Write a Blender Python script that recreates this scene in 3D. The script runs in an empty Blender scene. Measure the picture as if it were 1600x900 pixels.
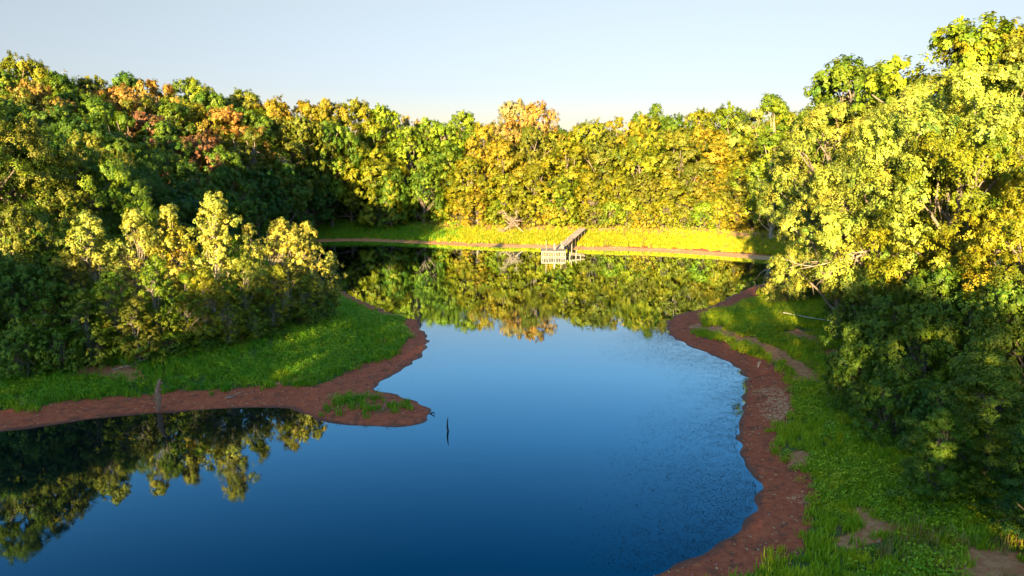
import bpy, math, random
import numpy as np
from mathutils import Vector
C = bpy.context.scene.collection
PI = math.pi
# ------------------------------------------------------------------ camera
CAM_H, PITCH, F = 12.0, math.radians(10.3), 1067.0
cam_d = bpy.data.cameras.new('camera'); cam = bpy.data.objects.new('camera', cam_d); C.objects.link(cam)
cam.location = (0, 0, CAM_H); cam.rotation_euler = (PI/2-PITCH, 0, 0)
cam_d.sensor_width = 36; cam_d.lens = 24.0; cam_d.clip_end = 6000; cam_d.clip_start = 0.2
bpy.context.scene.camera = cam
# ------------------------------------------------------------------ sky + sun
SUN_EL, SUN_AZ = math.radians(9.0), math.radians(16.0)      # low sun behind the camera, a little to its left
w = bpy.data.worlds.new('World'); bpy.context.scene.world = w; w.use_nodes = True
nt = w.node_tree; nt.nodes.clear()
def N(nt, t, **k):
    n = nt.nodes.new(t)
    for a, b in k.items(): setattr(n, a, b)
    return n
sky = N(nt, 'ShaderNodeTexSky', sky_type='NISHITA', sun_disc=False)
sky.sun_elevation = SUN_EL; sky.sun_rotation = PI+SUN_AZ
sky.air_density = 1.0; sky.dust_density = 0.6; sky.ozone_density = 2.0
tc = N(nt, 'ShaderNodeTexCoord'); sx = N(nt, 'ShaderNodeSeparateXYZ'); nt.links.new(tc.outputs['Generated'], sx.inputs[0])
rmp = N(nt, 'ShaderNodeValToRGB'); nt.links.new(sx.outputs[2], rmp.inputs[0])
e = rmp.color_ramp.elements
e[0].position = 0.0; e[0].color = (0.19, 0.148, 0.155, 1)
e[1].position = 0.85; e[1].color = (0.86, 0.72, 0.48, 1)
for p_, c_ in ((0.10, (0.198, 0.160, 0.175)), (0.22, (0.285, 0.205, 0.172)), (0.30, (0.24, 0.315, 0.335)), (0.38, (0.16, 0.32, 0.40)), (0.54, (0.012, 0.20, 0.33)), (0.70, (0.36, 0.44, 0.43))):
    q = e.new(p_); q.color = (*c_, 1)
mul = N(nt, 'ShaderNodeMix', data_type='RGBA', blend_type='MULTIPLY'); mul.inputs[0].default_value = 1
nt.links.new(sky.outputs[0], mul.inputs[6]); nt.links.new(rmp.outputs[0], mul.inputs[7])
bg = N(nt, 'ShaderNodeBackground'); bg.inputs[1].default_value = 0.15
out = N(nt, 'ShaderNodeOutputWorld')
nt.links.new(mul.outputs[2], bg.inputs[0]); nt.links.new(bg.outputs[0], out.inputs[0])
sd = bpy.data.lights.new('sun', 'SUN'); sun = bpy.data.objects.new('sun', sd); C.objects.link(sun)
sd.energy = 3.3; sd.angle = math.radians(0.5); sd.color = (1.0, 0.77, 0.40)
S = Vector((-math.sin(SUN_AZ)*math.cos(SUN_EL), -math.cos(SUN_AZ)*math.cos(SUN_EL), math.sin(SUN_EL)))
sun.rotation_euler = S.to_track_quat('Z', 'Y').to_euler(); sun.location = (-40, -90, 60)
vs = bpy.context.scene.view_settings; vs.view_transform = 'Standard'; vs.look = 'None'; vs.gamma = 1; vs.use_curve_mapping = False
vs.exposure = 2.95
bpy.context.scene.render.resolution_x = 1024; bpy.context.scene.render.resolution_y = 576
bpy.context.scene.cycles.max_bounces = 8; bpy.context.scene.cycles.diffuse_bounces = 3

# ------------------------------------------------------------------ helpers
def ray(u, v):
    a, b = (u-800)/F, -(v-450)/F
    cp, sp = math.cos(PITCH), math.sin(PITCH)
    return a, cp+b*sp, -sp+b*cp
def on_z(u, v, z=0.0):                 # where the sight line meets height z
    a, y, dz = ray(u, v); t = (z-CAM_H)/dz
    return a*t, y*t
def at_d(u, v, D):                     # point of the sight line at forward distance D
    a, y, dz = ray(u, v); t = D/y
    return a*t, D, CAM_H+dz*t
def tag(o, label=None, cat=None, group=None, kind=None):
    for k, val in (('label', label), ('category', cat), ('group', group), ('kind', kind)):
        if val: o[k] = val
    return o
def mesh_np(name, V, Fc, mat=None, attrs=None, smooth=False):
    me = bpy.data.meshes.new(name); V = np.asarray(V, np.float32)
    n = len(Fc); k = Fc.shape[1]
    me.vertices.add(len(V)); me.vertices.foreach_set('co', V.ravel())
    me.loops.add(n*k); me.loops.foreach_set('vertex_index', np.asarray(Fc, np.int32).ravel())
    me.polygons.add(n); me.polygons.foreach_set('loop_start', np.arange(0, n*k, k, dtype=np.int32))
    me.polygons.foreach_set('loop_total', np.full(n, k, np.int32))
    if attrs:
        for an, av in attrs.items():
            at = me.attributes.new(an, 'FLOAT', 'POINT'); at.data.foreach_set('value', np.asarray(av, np.float32))
    if smooth: me.polygons.foreach_set('use_smooth', np.ones(n, bool))
    me.update(calc_edges=True)
    if mat: me.materials.append(mat)
    return me
def link(name, me, parent=None, loc=(0, 0, 0), rz=0, sc=(1, 1, 1), col=None):
    o = bpy.data.objects.new(name, me); C.objects.link(o)
    if parent: o.parent = parent
    o.location = loc; o.rotation_euler = (0, 0, rz); o.scale = sc
    if col: o.color = (*col, 1)
    return o
class MB:
    def __init__(s): s.V = []; s.F = []
    def tube(s, pts, rad, n=6, cap=True):
        pts = [Vector(p) for p in pts]; base = len(s.V)
        for i, p in enumerate(pts):
            d = (pts[min(i+1, len(pts)-1)]-pts[max(i-1, 0)]).normalized()
            a = d.cross(Vector((0.3, 1, 0.11))).normalized(); b = d.cross(a)
            r = rad[i] if hasattr(rad, '__len__') else rad
            for k in range(n):
                t = 2*PI*k/n; s.V.append(tuple(p+a*math.cos(t)*r+b*math.sin(t)*r))
        for i in range(len(pts)-1):
            for k in range(n):
                a0 = base+i*n+k; a1 = base+i*n+(k+1) % n
                s.F.append((a0, a1, a1+n, a0+n))
        if cap:
            for st in (base, base+(len(pts)-1)*n):
                if n == 4: s.F.append((st, st+1, st+2, st+3))
                else:
                    c = len(s.V); pp = np.mean(np.array(s.V[st:st+n]), 0); s.V.append(tuple(pp))
                    for k in range(0, n, 2): s.F.append((c, st+k, st+(k+1) % n, st+(k+2) % n))
    def box(s, c, d, ax=None):          # centre, size, optional (x, y, z) axes
        c = Vector(c); ax = ax or (Vector((1, 0, 0)), Vector((0, 1, 0)), Vector((0, 0, 1)))
        b = len(s.V)
        for k in (-1, 1):
            for i, j in ((-1, -1), (1, -1), (1, 1), (-1, 1)):
                s.V.append(tuple(c+ax[0]*i*d[0]/2+ax[1]*j*d[1]/2+ax[2]*k*d[2]/2))
        for f in ((3, 2, 1, 0), (4, 5, 6, 7), (0, 1, 5, 4), (1, 2, 6, 5), (2, 3, 7, 6), (3, 0, 4, 7)):
            s.F.append(tuple(b+q for q in f))
    def mesh(s, name, mat, smooth=False):
        me = bpy.data.meshes.new(name); me.from_pydata(s.V, [], s.F); me.materials.append(mat)
        if smooth: me.polygons.foreach_set('use_smooth', np.ones(len(me.polygons), bool))
        return me

# ------------------------------------------------------------------ materials
def new_mat(name):
    m = bpy.data.materials.new(name); m.use_nodes = True; nt = m.node_tree; nt.nodes.clear()
    o = N(nt, 'ShaderNodeOutputMaterial'); return m, nt, o
def noise(nt, scale, detail=4, vec=None, rough=0.6):
    n = N(nt, 'ShaderNodeTexNoise'); n.inputs['Scale'].default_value = scale; n.inputs['Detail'].default_value = detail
    n.inputs['Roughness'].default_value = rough
    if vec: nt.links.new(vec, n.inputs['Vector'])
    return n.outputs[0]
def math_(nt, op, a, b=None, c=None, clamp=False):
    n = N(nt, 'ShaderNodeMath', operation=op, use_clamp=clamp)
    for i, x in enumerate((a, b, c)):
        if x is None: continue
        if isinstance(x, (int, float)): n.inputs[i].default_value = x
        else: nt.links.new(x, n.inputs[i])
    return n.outputs[0]
def mixc(nt, f, a, b, bt='MIX'):
    n = N(nt, 'ShaderNodeMix', data_type='RGBA', blend_type=bt)
    for i, x in ((0, f), (6, a), (7, b)):
        if isinstance(x, (int, float)): n.inputs[i].default_value = x
        elif isinstance(x, tuple): n.inputs[i].default_value = (*x, 1)
        else: nt.links.new(x, n.inputs[i])
    return n.outputs[2]
def attr(nt, name): return N(nt, 'ShaderNodeAttribute', attribute_name=name).outputs['Fac']
def sstep(nt, x, a, b):
    n = N(nt, 'ShaderNodeMapRange', interpolation_type='SMOOTHSTEP')
    nt.links.new(x, n.inputs[0]); n.inputs[1].default_value = a; n.inputs[2].default_value = b
    return n.outputs[0]
def leaf_material(name, trans=0.22, fixed=None, hue=0.03, second=None):
    m, nt, o = new_mat(name)
    oi = N(nt, 'ShaderNodeObjectInfo')
    if fixed:
        col = mixc(nt, oi.outputs['Random'], fixed, second or fixed)
        pv = N(nt, 'ShaderNodeNewGeometry').outputs['Position']
        col = mixc(nt, sstep(nt, noise(nt, 0.9, 4, pv, 0.65), 0.45, 0.62), col, mixc(nt, 1.0, col, (1.5, 1.12, 0.9), 'MULTIPLY'))
        col = mixc(nt, sstep(nt, noise(nt, 1.6, 3, pv, 0.6), 0.56, 0.7), col, mixc(nt, 1.0, col, (0.55, 0.72, 1.0), 'MULTIPLY'))
    else:
        pn = noise(nt, 0.55, 3, N(nt, 'ShaderNodeNewGeometry').outputs['Position'], 0.7)          # leaves turn unevenly within one crown
        col = mixc(nt, sstep(nt, pn, 0.42, 0.62), oi.outputs['Color'], mixc(nt, 1.0, oi.outputs['Color'], (1.15, 0.98, 0.9), 'MULTIPLY'))
        pm = noise(nt, 0.8, 2, N(nt, 'ShaderNodeNewGeometry').outputs['Position'], 0.7)
        col = mixc(nt, sstep(nt, pm, 0.55, 0.68), col, mixc(nt, 1.0, col, (0.62, 0.85, 1.0), 'MULTIPLY'))
    t = attr(nt, 'tint')                                   # per leaf clump and per leaf variation, about 1
    hs = N(nt, 'ShaderNodeHueSaturation')
    nt.links.new(col, hs.inputs['Color'])
    nt.links.new(math_(nt, 'MULTIPLY_ADD', t, -hue*2, 0.5+hue*2), hs.inputs['Hue'])
    nt.links.new(t, hs.inputs['Value'])
    b = N(nt, 'ShaderNodeBsdfPrincipled'); nt.links.new(hs.outputs[0], b.inputs['Base Color'])
    b.inputs['Roughness'].default_value = 0.5; b.inputs['Specular IOR Level'].default_value = 0.25
    tr = N(nt, 'ShaderNodeBsdfTranslucent'); nt.links.new(mixc(nt, 1.0, hs.outputs[0], (1.3, 1.35, 0.5), 'MULTIPLY'), tr.inputs[0])
    ms = N(nt, 'ShaderNodeMixShader'); ms.inputs[0].default_value = trans
    nt.links.new(b.outputs[0], ms.inputs[1]); nt.links.new(tr.outputs[0], ms.inputs[2]); nt.links.new(ms.outputs[0], o.inputs[0])
    return m
def bark_material(name, c1, c2, scale=3):
    m, nt, o = new_mat(name)
    tcn = N(nt, 'ShaderNodeTexCoord'); mp = N(nt, 'ShaderNodeMapping'); mp.inputs['Scale'].default_value = (scale*3, scale*3, scale*0.6)
    nt.links.new(tcn.outputs['Object'], mp.inputs[0])
    n1 = noise(nt, 1.5, 6, mp.outputs[0])
    b = N(nt, 'ShaderNodeBsdfPrincipled'); b.inputs['Roughness'].default_value = 0.9
    nt.links.new(mixc(nt, sstep(nt, n1, 0.3, 0.7), c1, c2), b.inputs['Base Color'])
    bp = N(nt, 'ShaderNodeBump'); bp.inputs['Strength'].default_value = 0.6; bp.inputs['Distance'].default_value = 0.05
    nt.links.new(n1, bp.inputs['Height']); nt.links.new(bp.outputs[0], b.inputs['Normal']); nt.links.new(b.outputs[0], o.inputs[0])
    return m
M_LEAF = leaf_material('foliage')
M_BARK = bark_material('grey_brown_bark', (0.10, 0.075, 0.055), (0.26, 0.20, 0.15))
M_PALE = bark_material('pale_sapling_bark', (0.20, 0.16, 0.11), (0.40, 0.33, 0.24))
M_DEAD = bark_material('weathered_deadwood', (0.20, 0.13, 0.10), (0.45, 0.34, 0.27))
M_WOOD = bark_material('weathered_boards', (0.20, 0.15, 0.12), (0.38, 0.31, 0.26), 1.5)
M_WOODD = bark_material('dark_wet_shaded_timber', (0.07, 0.05, 0.04), (0.16, 0.12, 0.09), 1.5)  # pilings and beams; shade of the dock's unlit side put into the colour
M_SNAG = bark_material('black_wet_wood', (0.012, 0.010, 0.012), (0.035, 0.03, 0.03))
M_WHITE = bark_material('bleached_white_wood', (0.55, 0.52, 0.48), (0.72, 0.70, 0.66))

# ------------------------------------------------------------------ pond outline (water meets land at z = 0)
rng = np.random.default_rng(7)
SH = [(-150, 690), (0, 674), (60, 667), (130, 657), (190, 650), (247, 646), (330, 641), (420, 637), (458, 640), (482, 652), (520, 661),
      (560, 666), (605, 668), (640, 667), (664, 659), (674, 647), (668, 635), (650, 626), (625, 618), (600, 612), (588, 607), (596, 597), (612, 587),
      (634, 575), (655, 560), (666, 545), (669, 533), (667, 523), (659, 514), (656, 505), (650, 499), (635, 496), (612, 489), (590, 480),
      (560, 468), (535, 454), (490, 432), (445, 412), (430, 395), (455, 383), (505, 378), (560, 377), (620, 379), (700, 383), (760, 386), (850, 388),
      (920, 391), (1000, 393), (1060, 396), (1120, 400), (1180, 405), (1225, 409), (1270, 416), (1285, 424), (1250, 434), (1205, 441), (1170, 450),
      (1140, 464), (1105, 481), (1062, 490), (1045, 500), (1041, 511), (1046, 523), (1070, 538), (1110, 554), (1145, 571), (1163, 590),
      (1162, 620), (1156, 655), (1153, 690), (1160, 718), (1178, 745), (1184, 775), (1174, 803), (1150, 830), (1110, 858), (1060, 881), (1005, 898)]
WP = [on_z(u, v) for u, v in SH] + [(1.5, 17.8), (-3.5, 14.5), (-11, 11), (-22, 9), (-36, 10), (-48, 16), (-50, 24), (-42, 28.5)]
def catmull(P, k=5):
    P = np.array(P); n = len(P); o = []
    for i in range(n):
        p0, p1, p2, p3 = P[i-1], P[i], P[(i+1) % n], P[(i+2) % n]
        for j in range(k):
            t = j/k
            o.append(0.5*((2*p1)+(-p0+p2)*t+(2*p0-5*p1+4*p2-p3)*t*t+(-p0+3*p1-3*p2+p3)*t**3))
    return np.array(o)
POLY = catmull(WP, 4)
def sdist(X, Y):                       # + on land, - in the water
    X = np.asarray(X, float).ravel(); Y = np.asarray(Y, float).ravel()
    D2 = np.full(X.shape, 1e12); ins = np.zeros(X.shape, bool)
    A = POLY; B = np.roll(POLY, -1, 0)
    for (ax, ay), (bx, by) in zip(A, B):
        dx, dy = bx-ax, by-ay; L = dx*dx+dy*dy+1e-9
        t = np.clip(((X-ax)*dx+(Y-ay)*dy)/L, 0, 1)
        D2 = np.minimum(D2, (X-ax-t*dx)**2+(Y-ay-t*dy)**2)
        c = (ay > Y) != (by > Y)
        ins ^= c & (X < (bx-ax)*(Y-ay)/(dy if abs(dy) > 1e-9 else 1e-9)+ax)
    return np.where(ins, -1, 1)*np.sqrt(D2)
def ss(x, a, b): t = np.clip((x-a)/(b-a), 0, 1); return t*t*(3-2*t)
def wob(X, Y, s, seed=0):              # cheap smooth noise, about -1..1
    r = np.random.default_rng(100+seed); o = 0
    for k in range(5):
        a = r.uniform(0, 2*PI); f = s*r.uniform(0.6, 1.7); o = o+np.sin((X*math.cos(a)+Y*math.sin(a))*f+r.uniform(0, 6.28))
    return o/3.2
def gz(X, Y, d=None):
    X = np.asarray(X, float); Y = np.asarray(Y, float)
    if d is None: d = sdist(X, Y).reshape(X.shape)
    z = np.interp(d, [-25, -6, -1.5, 0, 2.6, 6, 14, 30, 80, 400], [-3.5, -1.6, -0.28, 0, 0.26, 0.75, 1.9, 2.5, 4, 6])
    hill = 8.5*ss(-X, 22, 85)*ss(Y, 48, 105)*ss(d, 4, 30)
    rgt = 2.2*ss(X, 30, 70)*ss(d, 6, 30)
    back = 3.0*ss(Y, 112, 170)*ss(d, 10, 40)
    far = 6*ss(np.hypot(X, Y), 180, 500)
    bump = (0.05*wob(X, Y, 1.1, 1)+0.03*wob(X, Y, 2.7, 2)+0.02*wob(X, Y, 5.5, 5))*ss(d, -0.1, 3)+0.25*wob(X, Y, 0.12, 3)*ss(d, 8, 30)
    return z+hill+rgt+back+far+bump+0.025*wob(X, Y, 3.1, 4)*ss(-np.abs(d), -1.5, 0)
def g1(x, y): return float(gz(np.array([x]), np.array([y]))[0])

def capsules(X, Y, items):             # items: list of (polyline in pixels with height, radius)
    m = np.zeros(X.shape); wq = 0.22*wob(X, Y, 2.6, 50)+0.15*wob(X, Y, 6.0, 51)
    for pl, r, zz in items:
        P = [on_z(u, v, zz) for u, v in pl]
        if len(P) == 1: P = P*2
        for (ax, ay), (bx, by) in zip(P[:-1], P[1:]):
            dx, dy = bx-ax, by-ay; L = dx*dx+dy*dy+1e-9
            t = np.clip(((X-ax)*dx+(Y-ay)*dy)/L, 0, 1)
            q = np.sqrt((X-ax-t*dx)**2+(Y-ay-t*dy)**2)
            m = np.maximum(m, 1-ss(q+wq*min(1.3, r*1.4), r*0.3, r*1.5))
    return m
BARE = [([(1095, 503), (1150, 521), (1200, 539), (1240, 562), (1272, 592)], 0.75, 0.6), ([(1290, 545), (1310, 545)], 0.9, 1.0), ([(1240, 522), (1262, 528)], 0.9, 0.8),
        ([(1195, 468), (1225, 472)], 1.2, 0.6), ([(1345, 775), (1375, 800), (1330, 822)], 0.5, 0.9), ([(1560, 862), (1545, 885)], 0.8, 1.1), ([(1500, 905), (1600, 905)], 0.5, 1.1),
        ([(1250, 700), (1250, 712)], 0.4, 0.5),
        ([(150, 569), (200, 571)], 0.9, 1.1), ([(430, 592), (500, 580)], 0.25, 0.6),
        ([(500, 334), (560, 337), (640, 343), (700, 349), (780, 351), (900, 352), (1050, 355), (1180, 358), (1260, 361)], 1.7, 2.0), ([(700, 347), (820, 352)], 1.5, 2.0),
        ([(560, 371), (700, 376)], 0.7, 0.5)]
STRAW = [([(1208, 605), (1222, 640)], 1.1, 0.45), ([(1235, 665)], 0.7, 0.5), ([(1255, 762)], 0.55, 0.6), ([(1108, 507)], 0.9, 0.3)]
ISLE = [([(545, 627), (590, 626), (610, 632)], 1.15, 0.3)]
SPIT = [([(470, 645), (540, 640), (600, 642), (650, 645)], 3.2, 0.2)]
def zones(X, Y, d):
    mw = 2.1+0.5*wob(X, Y, 0.6, 11)+0.3*wob(X, Y, 2.2, 12)
    mw = mw*(1+0.25*ss(Y, 62, 75))*(1-0.45*ss(-X, 3, 5)*ss(Y, 40, 46))*(1-0.2*ss(X, 3, 6)*(1-ss(Y, 27, 31)))
    g = ss(d, mw-0.25, mw+0.7)
    sp = capsules(X, Y, SPIT)*(1-ss(d, 3.3, 4.3)); g = g*(1-sp)
    isle = capsules(X, Y, ISLE)*(0.5+0.25*wob(X, Y, 3, 20)); g = np.maximum(g, isle)
    dam = ss(Y, 72, 80)*ss(X, -22, -12); top = dam*ss(d+0.8*wob(X, Y, .7, 61)+0.4*wob(X, Y, 2.1, 62), 9.2, 11.5)
    bare = np.maximum(np.maximum(capsules(X, Y, BARE), top), 0.9*ss(Y, 76, 86)*(1-ss(d, 2.2, 2.8))); g = np.maximum(g*(1-bare), 0.13*top)
    g = g*(1-0.3*ss(wob(X, Y, 0.9, 14)+0.5*wob(X, Y, 2.4, 15), 0.9, 1.4)*(Y < 60))
    straw = capsules(X, Y, STRAW)
    return g, bare, straw*(1-g)
# ------------------------------------------------------------------ the ground sheet
def axis(lo, hi, step, out_lo, out_hi, k=26):
    a = np.arange(lo, hi+1e-6, step)
    g = lambda L, n: L*(np.linspace(0, 1, n)[1:]**2.4)
    return np.concatenate([(lo-g(lo-out_lo, k))[::-1], a, hi+g(out_hi-hi, k)])
ax_, ay_ = axis(-48, 48, 0.33, -2500, 2500), axis(14, 118, 0.33, -900, 3500)
GX, GY = np.meshgrid(ax_, ay_); sh_ = GX.shape
gd = sdist(GX, GY); gx, gy = GX.ravel(), GY.ravel()
gzv = gz(gx, gy, gd); gg, gb, gs = zones(gx, gy, gd)
ii = np.arange(sh_[0]*sh_[1]).reshape(sh_)
Fq = np.stack([ii[:-1, :-1], ii[:-1, 1:], ii[1:, 1:], ii[1:, :-1]], -1).reshape(-1, 4)
wood = ss(gd, 9, 15)*(1-ss(gy, 60, 66)*ss(gx, -25, -18)*(1-ss(gd, 17, 22)))
def ground_material():
    m, nt, o = new_mat('pond_bank_earth')
    pos = N(nt, 'ShaderNodeNewGeometry').outputs['Position']
    nA = noise(nt, 0.6, 6, pos); nB = noise(nt, 4.0, 6, pos, 0.7); nC = noise(nt, 22, 5, pos, 0.7); nD = noise(nt, 1.7, 5, pos); nE = noise(nt, 9, 3, pos, 0.7)
    mud = mixc(nt, sstep(nt, nB, 0.3, 0.7), (0.33, 0.062, 0.028), (0.50, 0.118, 0.050))
    mud = mixc(nt, sstep(nt, nD, 0.5, 0.68), mud, (0.20, 0.060, 0.032))
    mud = mixc(nt, math_(nt, 'MULTIPLY', sstep(nt, nC, 0.62, 0.74), 0.5), mud, (0.45, 0.30, 0.22))
    bare = mixc(nt, sstep(nt, nB, 0.35, 0.65), (0.42, 0.14, 0.06), (0.54, 0.25, 0.12))
    bare = mixc(nt, attr(nt, 'dam'), bare, mixc(nt, sstep(nt, nD, 0.4, 0.6), (0.46, 0.23, 0.11), (0.52, 0.32, 0.14)))
    grass = mixc(nt, sstep(nt, nB, 0.3, 0.7), (0.035, 0.075, 0.012), (0.09, 0.14, 0.02))
    grass = mixc(nt, sstep(nt, nA, 0.52, 0.7), grass, (0.14, 0.10, 0.04))
    straw = mixc(nt, sstep(nt, nE, 0.4, 0.6), (0.44, 0.15, 0.07), (0.66, 0.38, 0.22))
    litter = mixc(nt, sstep(nt, nC, 0.4, 0.6), (0.05, 0.035, 0.02), (0.11, 0.06, 0.03))
    d = attr(nt, 'shore')
    wet = sstep(nt, math_(nt, 'MULTIPLY_ADD', nB, 0.5, d), 0.28, 0.60)       # damp band beside the water
    mud = mixc(nt, math_(nt, 'SUBTRACT', 1.0, wet), mud, (0.13, 0.034, 0.02))
    def edge(a, k=0.9): return sstep(nt, math_(nt, 'MULTIPLY_ADD', math_(nt, 'SUBTRACT', nB, 0.5), k, a), 0.35, 0.65)
    c = mixc(nt, sstep(nt, math_(nt, 'MULTIPLY_ADD', math_(nt, 'SUBTRACT', math_(nt, 'ADD', math_(nt, 'MULTIPLY', nB, .5), math_(nt, 'MULTIPLY', nE, .5)), 0.60), 4.5, attr(nt, 'straw')), 0.35, 0.8), mud, straw)
    c = mixc(nt, edge(attr(nt, 'bare')), c, bare)
    c = mixc(nt, edge(attr(nt, 'grass')), c, grass)
    c = mixc(nt, edge(attr(nt, 'wood'), 0.5), c, litter)
    b = N(nt, 'ShaderNodeBsdfPrincipled'); nt.links.new(c, b.inputs['Base Color'])
    r = N(nt, 'ShaderNodeMapRange'); nt.links.new(wet, r.inputs[0]); r.inputs[3].default_value = 0.5; r.inputs[4].default_value = 0.95
    nt.links.new(r.outputs[0], b.inputs['Roughness']); b.inputs['Specular IOR Level'].default_value = 0.3
    bp = N(nt, 'ShaderNodeBump'); bp.inputs['Strength'].default_value = 0.9; bp.inputs['Distance'].default_value = 0.08
    nt.links.new(math_(nt, 'ADD', nB, math_(nt, 'MULTIPLY', nC, 0.5)), bp.inputs['Height']); nt.links.new(bp.outputs[0], b.inputs['Normal'])
    nt.links.new(b.outputs[0], o.inputs[0]); return m
gme = mesh_np('ground', np.stack([gx, gy, gzv], -1), Fq, ground_material(),
              {'shore': np.clip(gd, -2, 20), 'grass': gg, 'bare': gb, 'straw': gs, 'wood': wood, 'dam': ss(gy, 72, 82)*ss(gx, -14, 2)}, smooth=True)
tag(link('ground', gme), kind='structure')

# ------------------------------------------------------------------ the water
def water_material():
    m, nt, o = new_mat('pond_water')
    pos = N(nt, 'ShaderNodeNewGeometry').outputs['Position']
    n1 = noise(nt, 2.2, 3, pos); n2 = noise(nt, 9, 3, pos); n3 = noise(nt, 0.25, 2, pos)
    h = math_(nt, 'ADD', math_(nt, 'MULTIPLY', n1, 1.0), math_(nt, 'MULTIPLY', n2, 0.35))
    h = math_(nt, 'MULTIPLY', h, math_(nt, 'MULTIPLY_ADD', sstep(nt, n3, 0.4, 0.65), 1.6, 0.5))
    bp = N(nt, 'ShaderNodeBump'); bp.inputs['Strength'].default_value = 0.05; bp.inputs['Distance'].default_value = 0.012
    nt.links.new(h, bp.inputs['Height'])
    fr = N(nt, 'ShaderNodeFresnel'); fr.inputs[0].default_value = 1.33; nt.links.new(bp.outputs[0], fr.inputs[1])
    f = math_(nt, 'MULTIPLY_ADD', fr.outputs[0], 2.25, 0.01, clamp=True)
    body = N(nt, 'ShaderNodeBsdfDiffuse'); body.inputs[0].default_value = (0.001, 0.004, 0.006, 1)
    gl = N(nt, 'ShaderNodeBsdfGlossy'); gl.inputs[0].default_value = (0.74, 0.90, 1.0, 1); gl.inputs['Roughness'].default_value = 0.0
    nt.links.new(bp.outputs[0], gl.inputs['Normal'])
    ms = N(nt, 'ShaderNodeMixShader'); nt.links.new(f, ms.inputs[0]); nt.links.new(body.outputs[0], ms.inputs[1]); nt.links.new(gl.outputs[0], ms.inputs[2])
    nt.links.new(ms.outputs[0], o.inputs[0]); return m
WX, WY = np.meshgrid(np.linspace(-70, 60, 14), np.linspace(2, 118, 14)); ii = np.arange(14*14).reshape(14, 14)
wme = mesh_np('water', np.stack([WX.ravel(), WY.ravel(), np.zeros(WX.size)], -1),
              np.stack([ii[:-1, :-1], ii[:-1, 1:], ii[1:, 1:], ii[1:, :-1]], -1).reshape(-1, 4), water_material())
tag(link('water', wme), kind='structure')

# ------------------------------------------------------------------ leaves, crowns, trees
def leaves(P, Nn, size, tint, slim=0.42, rg=rng):
    n = len(P); Nn = Nn/np.linalg.norm(Nn, axis=1, keepdims=True)
    R = rg.normal(size=(n, 3)); T = np.cross(Nn, R); T /= np.linalg.norm(T, axis=1, keepdims=True)
    B = np.cross(Nn, T); s = (size*rg.uniform(0.65, 1.3, n))[:, None]
    up = Nn*s*0.16
    V = np.stack([P-T*s*0.6, P-B*s*slim+up, P+T*s*0.6, P+B*s*slim+up], 1).reshape(-1, 3)
    return V, np.arange(n*4).reshape(-1, 4), np.repeat(tint, 4)
PROF = {
 'oak':   lambda t: np.interp(t, [0, .12, .4, .7, .9, 1], [.55, .85, 1, .85, .5, .18]),
 'round': lambda t: np.interp(t, [0, .15, .45, .75, .92, 1], [.35, .8, 1, .8, .42, .1]),
 'full':  lambda t: np.interp(t, [0, .1, .35, .65, .88, 1], [.8, .95, 1, .82, .5, .12]),
 'tall':  lambda t: np.interp(t, [0, .2, .5, .8, 1], [.4, .9, 1, .6, .12]),
 'cone':  lambda t: np.interp(t, [0, .1, .5, .85, 1], [.85, 1, .66, .25, .03])}
def unit(n, rg):
    v = rg.normal(size=(n, 3)); return v/np.linalg.norm(v, axis=1, keepdims=True)
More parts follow.
